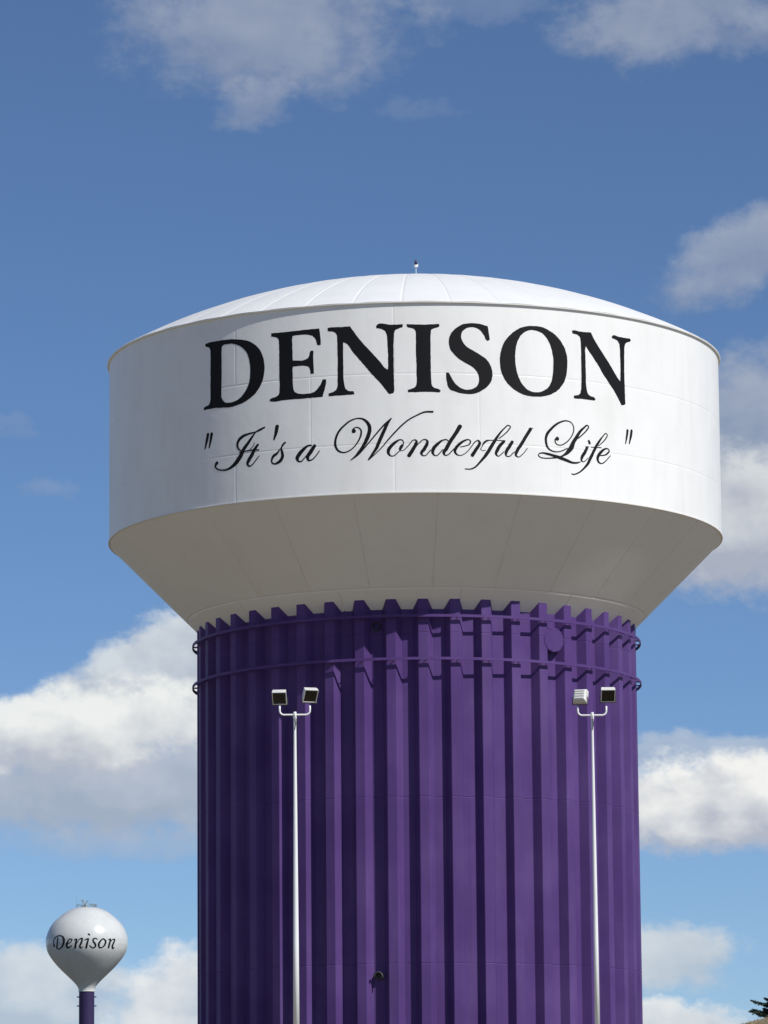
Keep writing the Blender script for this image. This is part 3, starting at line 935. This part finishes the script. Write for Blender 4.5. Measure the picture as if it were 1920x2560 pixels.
def floodlight(parent, loc, yaw, tilt):
    """housing > glass, yoke; the lens faces -Y, dropped by tilt"""
    mt = Matrix.Rotation(yaw, 3, 'Z') @ Matrix.Rotation(tilt, 3, 'X')
    L = Vector(loc)

    def T(p):
        return mt @ Vector(p) + L
    m = MB()
    # box with a deep rounded back and an open front frame
    fr = [(-PW / 2, -PD / 2), (PW / 2, -PD / 2)]
    sec = [(-PD / 2, 1.0), (-PD * .05, 1.0), (PD * .3, .93), (PD * .5, .72)]
    vs = []
    for y, s in sec:
        for x, z in ((-1, -1), (-.85, -1), (.85, -1), (1, -1), (1, -.85), (1, .85), (1, 1), (.85, 1), (-.85, 1), (-1, 1), (-1, .85), (-1, -.85)):
            vs.append(T((x * PW / 2 * s, y, z * PH / 2 * s)))
    n = 12
    fs = [(i * n + j, i * n + (j + 1) % n, (i + 1) * n + (j + 1) % n, (i + 1) * n + j) for i in range(3) for j in range(n)]
    fs.append(tuple(3 * n + j for j in range(n)))
    m.add(vs, fs)
    # raised door frame round the glass
    b = .012
    for x, z, w, h in ((0, PH / 2 - b / 2, PW + .012, b + .012), (0, -PH / 2 + b / 2, PW + .012, b + .012), (-PW / 2 + b / 2, 0, b + .012, PH - 2 * b - .012), (PW / 2 - b / 2, 0, b + .012, PH - 2 * b - .012)):
        m.box(T((x, -PD / 2 - .005, z)), (w, .04, h), mt)
    for k in range(4):     # cooling ribs on the back
        m.box(T((0, PD * .42, -PH * .3 + k * PH * .2)), (PW * .62, .07, .018), mt)
    h = m.build('floodlight', M_HOUSING, parent)
    m = MB()
    m.box(T((0, -PD / 2 + .004, 0)), (PW - .02, .012, PH - .02), mt)
    m.build('glass', M_GLASS, h)
    m = MB()
    zl = L.z - PH * .62
    for sx in (-1, 1):
        p1 = T((sx * (PW / 2 + .03), PD * .1, -PH * .1))
        m.tube([p1, p1 + Vector((0, 0, -(p1.z - zl)))], .014, 6)
    a1 = T((-(PW / 2 + .03), PD * .1, -PH * .1))
    a2 = T(((PW / 2 + .03), PD * .1, -PH * .1))
    m.tube([(a1.x, a1.y, zl), (a2.x, a2.y, zl)], .016, 6)
    m.build('yoke', M_DARK, h)
    return h


def light_pole(x, y, arm_z, heads, label, half=0.5, r0=.104, r1=.043, drop=(0, 0)):
    zb = ground_h(x, y) - .1
    t = link('light_pole', None, loc=(x, y, zb))
    tag(t, label, 'light pole', 'floodlight poles in front of the tower')
    H = arm_z - zb
    m = MB()
    m.tube([(0, 0, 0), (0, 0, H * .3), (0, 0, H * .6), (0, 0, H - .35), (0, 0, H - .05), (0, 0, H + .07)], [r0, r0 * .88, (r0 + r1) * .48, r1 * 1.05, r1, r1 * .9], 20)
    m.build('shaft', M_GALV, t, smooth=True)
    m = MB()
    m.lathe([(.05, H + .10), (.055, H + .07), (.06, H - .12), (.05, H - .14)], 14)
    m.build('collar', M_GALV, t, smooth=True)
    m = MB()
    pts = [(-half, 0, H + .30)] + [(-half + .14 * (1 - math.cos(a)), 0, H + .14 - .14 * math.sin(a)) for a in [i * math.pi / 12 for i in range(7)]]
    pts += [(-q[0], q[1], q[2]) for q in reversed(pts)]
    m.tube(pts, .031, 10)
    m.build('crossarm', M_GALV, t, smooth=True)
    m = MB()
    m.tube([(0, -.05, H - .02), (.03, -.06, H - .3), (0, -.06, H - .5)], .012, 6)
    m.build('cable', M_DARK, t)
    for dx, dz, yaw, tilt in heads:
        floodlight(t, (dx, 0, H + dz), R(yaw), R(tilt))
    m = MB()
    m.box((0, 0, .05), (.5, .5, .1))
    m.box((0, 0, .12), (.36, .36, .04))
    m.build('footing', M_HOUSING, t)
    return t


light_pole(-4.045, -25.0, 18.43, [(-.50, .62, -4, 38), (.49, .68, 20, 36)], 'floodlight pole in front of the dark left side of the purple column', .50)
light_pole(5.79, -25.0, 18.32, [(-.385, .64, 163, 22), (.53, .71, 2, 38)], 'floodlight pole in front of the sunlit right side, one lamp facing away', .47, r0=.088, r1=.038)

# ------------------------------------------------------------------ spruce at the right edge
def spruce(x, y, height, spread, label):
    zb = ground_h(x, y) - .05
    t = link('spruce_tree', None, loc=(x, y, zb))
    tag(t, label, 'tree')
    m = MB()
    m.tube([(0, 0, 0), (.02, .01, height * .3), (-.02, .02, height * .65), (0, 0, height * .98)], [.10, .08, .045, .008], 8)
    m.build('trunk', M_BARK, t, smooth=True)
    br = MB()
    nd = MB()
    rng = random.Random(11)
    z = .22
    while z < height * .95:
        k = 7 if z < height * .6 else 5
        f = 1 - z / height
        for i in range(k):
            a = 2 * math.pi * (i + rng.random() * .7) / k + z * 2.1
            L = spread * (f ** .85) * rng.uniform(.72, 1.08) + .06
            d = Vector((math.cos(a), math.sin(a), 0))
            side = Vector((-d.y, d.x, 0))
            pts = []
            for q in range(6):
                s = q / 5
                pts.append(d * L * s + Vector((0, 0, z + L * (-.18 * s + .26 * s * s))) + side * rng.uniform(-.02, .02))
            br.tube(pts, [.018 * (1 - .8 * q / 5) + .003 for q in range(6)], 5, False)
            nseg = max(8, int(L * 40))
            for q in range(nseg):
                s = .12 + .88 * q / nseg
                c = pts[min(4, int(s * 5))].lerp(pts[min(5, int(s * 5) + 1)], s * 5 - int(s * 5))
                w = (.30 * L * (1.05 - s) + .07)
                for sg in (-1, 1):
                    tw = (d * rng.uniform(.45, .9) + side * sg * rng.uniform(.6, 1.0) + Vector((0, 0, rng.uniform(-.35, .15)))).normalized()
                    e = c + tw * w * rng.uniform(.5, 1.1)
                    steps = max(2, int((e - c).length / .045))
                    for h in range(steps):
                        p0 = c.lerp(e, h / steps)
                        for _ in range(7):
                            nv = (tw * .6 + Vector((rng.uniform(-1, 1), rng.uniform(-1, 1), rng.uniform(-.8, .9)))).normalized() * rng.uniform(.045, .08)
                            pr = nv.cross(Vector((rng.uniform(-1, 1), rng.uniform(-1, 1), rng.uniform(-1, 1)))).normalized() * .014
                            nd.add([p0 - pr, p0 + pr, p0 + nv], [(0, 1, 2)])
        z += .13 + .05 * (1 - f)
    br.build('branch', M_BARK, t)
    nd.build('crown', M_NEEDLE, t)
    return t


spruce(13.62, -12.0, 2.35, 2.15, 'dark green spruce tree on the dry grass bank at right edge')

# dry grass on the bank around the spruce
rng = random.Random(5)
gb = MB()
for _ in range(14000):
    x = rng.uniform(9.5, 17.5)
    y = rng.uniform(-22, -6)
    z = ground_h(x, y)
    h = rng.uniform(.03, .10) * (1.6 if rng.random() < .08 else 1)
    a = rng.uniform(0, math.pi)
    wx, wy = math.cos(a) * .008, math.sin(a) * .008
    lx, ly = rng.uniform(-.05, .05), rng.uniform(-.05, .05)
    gb.add([(x - wx, y - wy, z - .01), (x + wx, y + wy, z - .01), (x + lx, y + ly, z + h)], [(0, 1, 2)])
tag(gb.build('dry_grass', M_STRAW), 'short dry straw-coloured grass on the bank beside the tower', 'grass', kind='stuff')
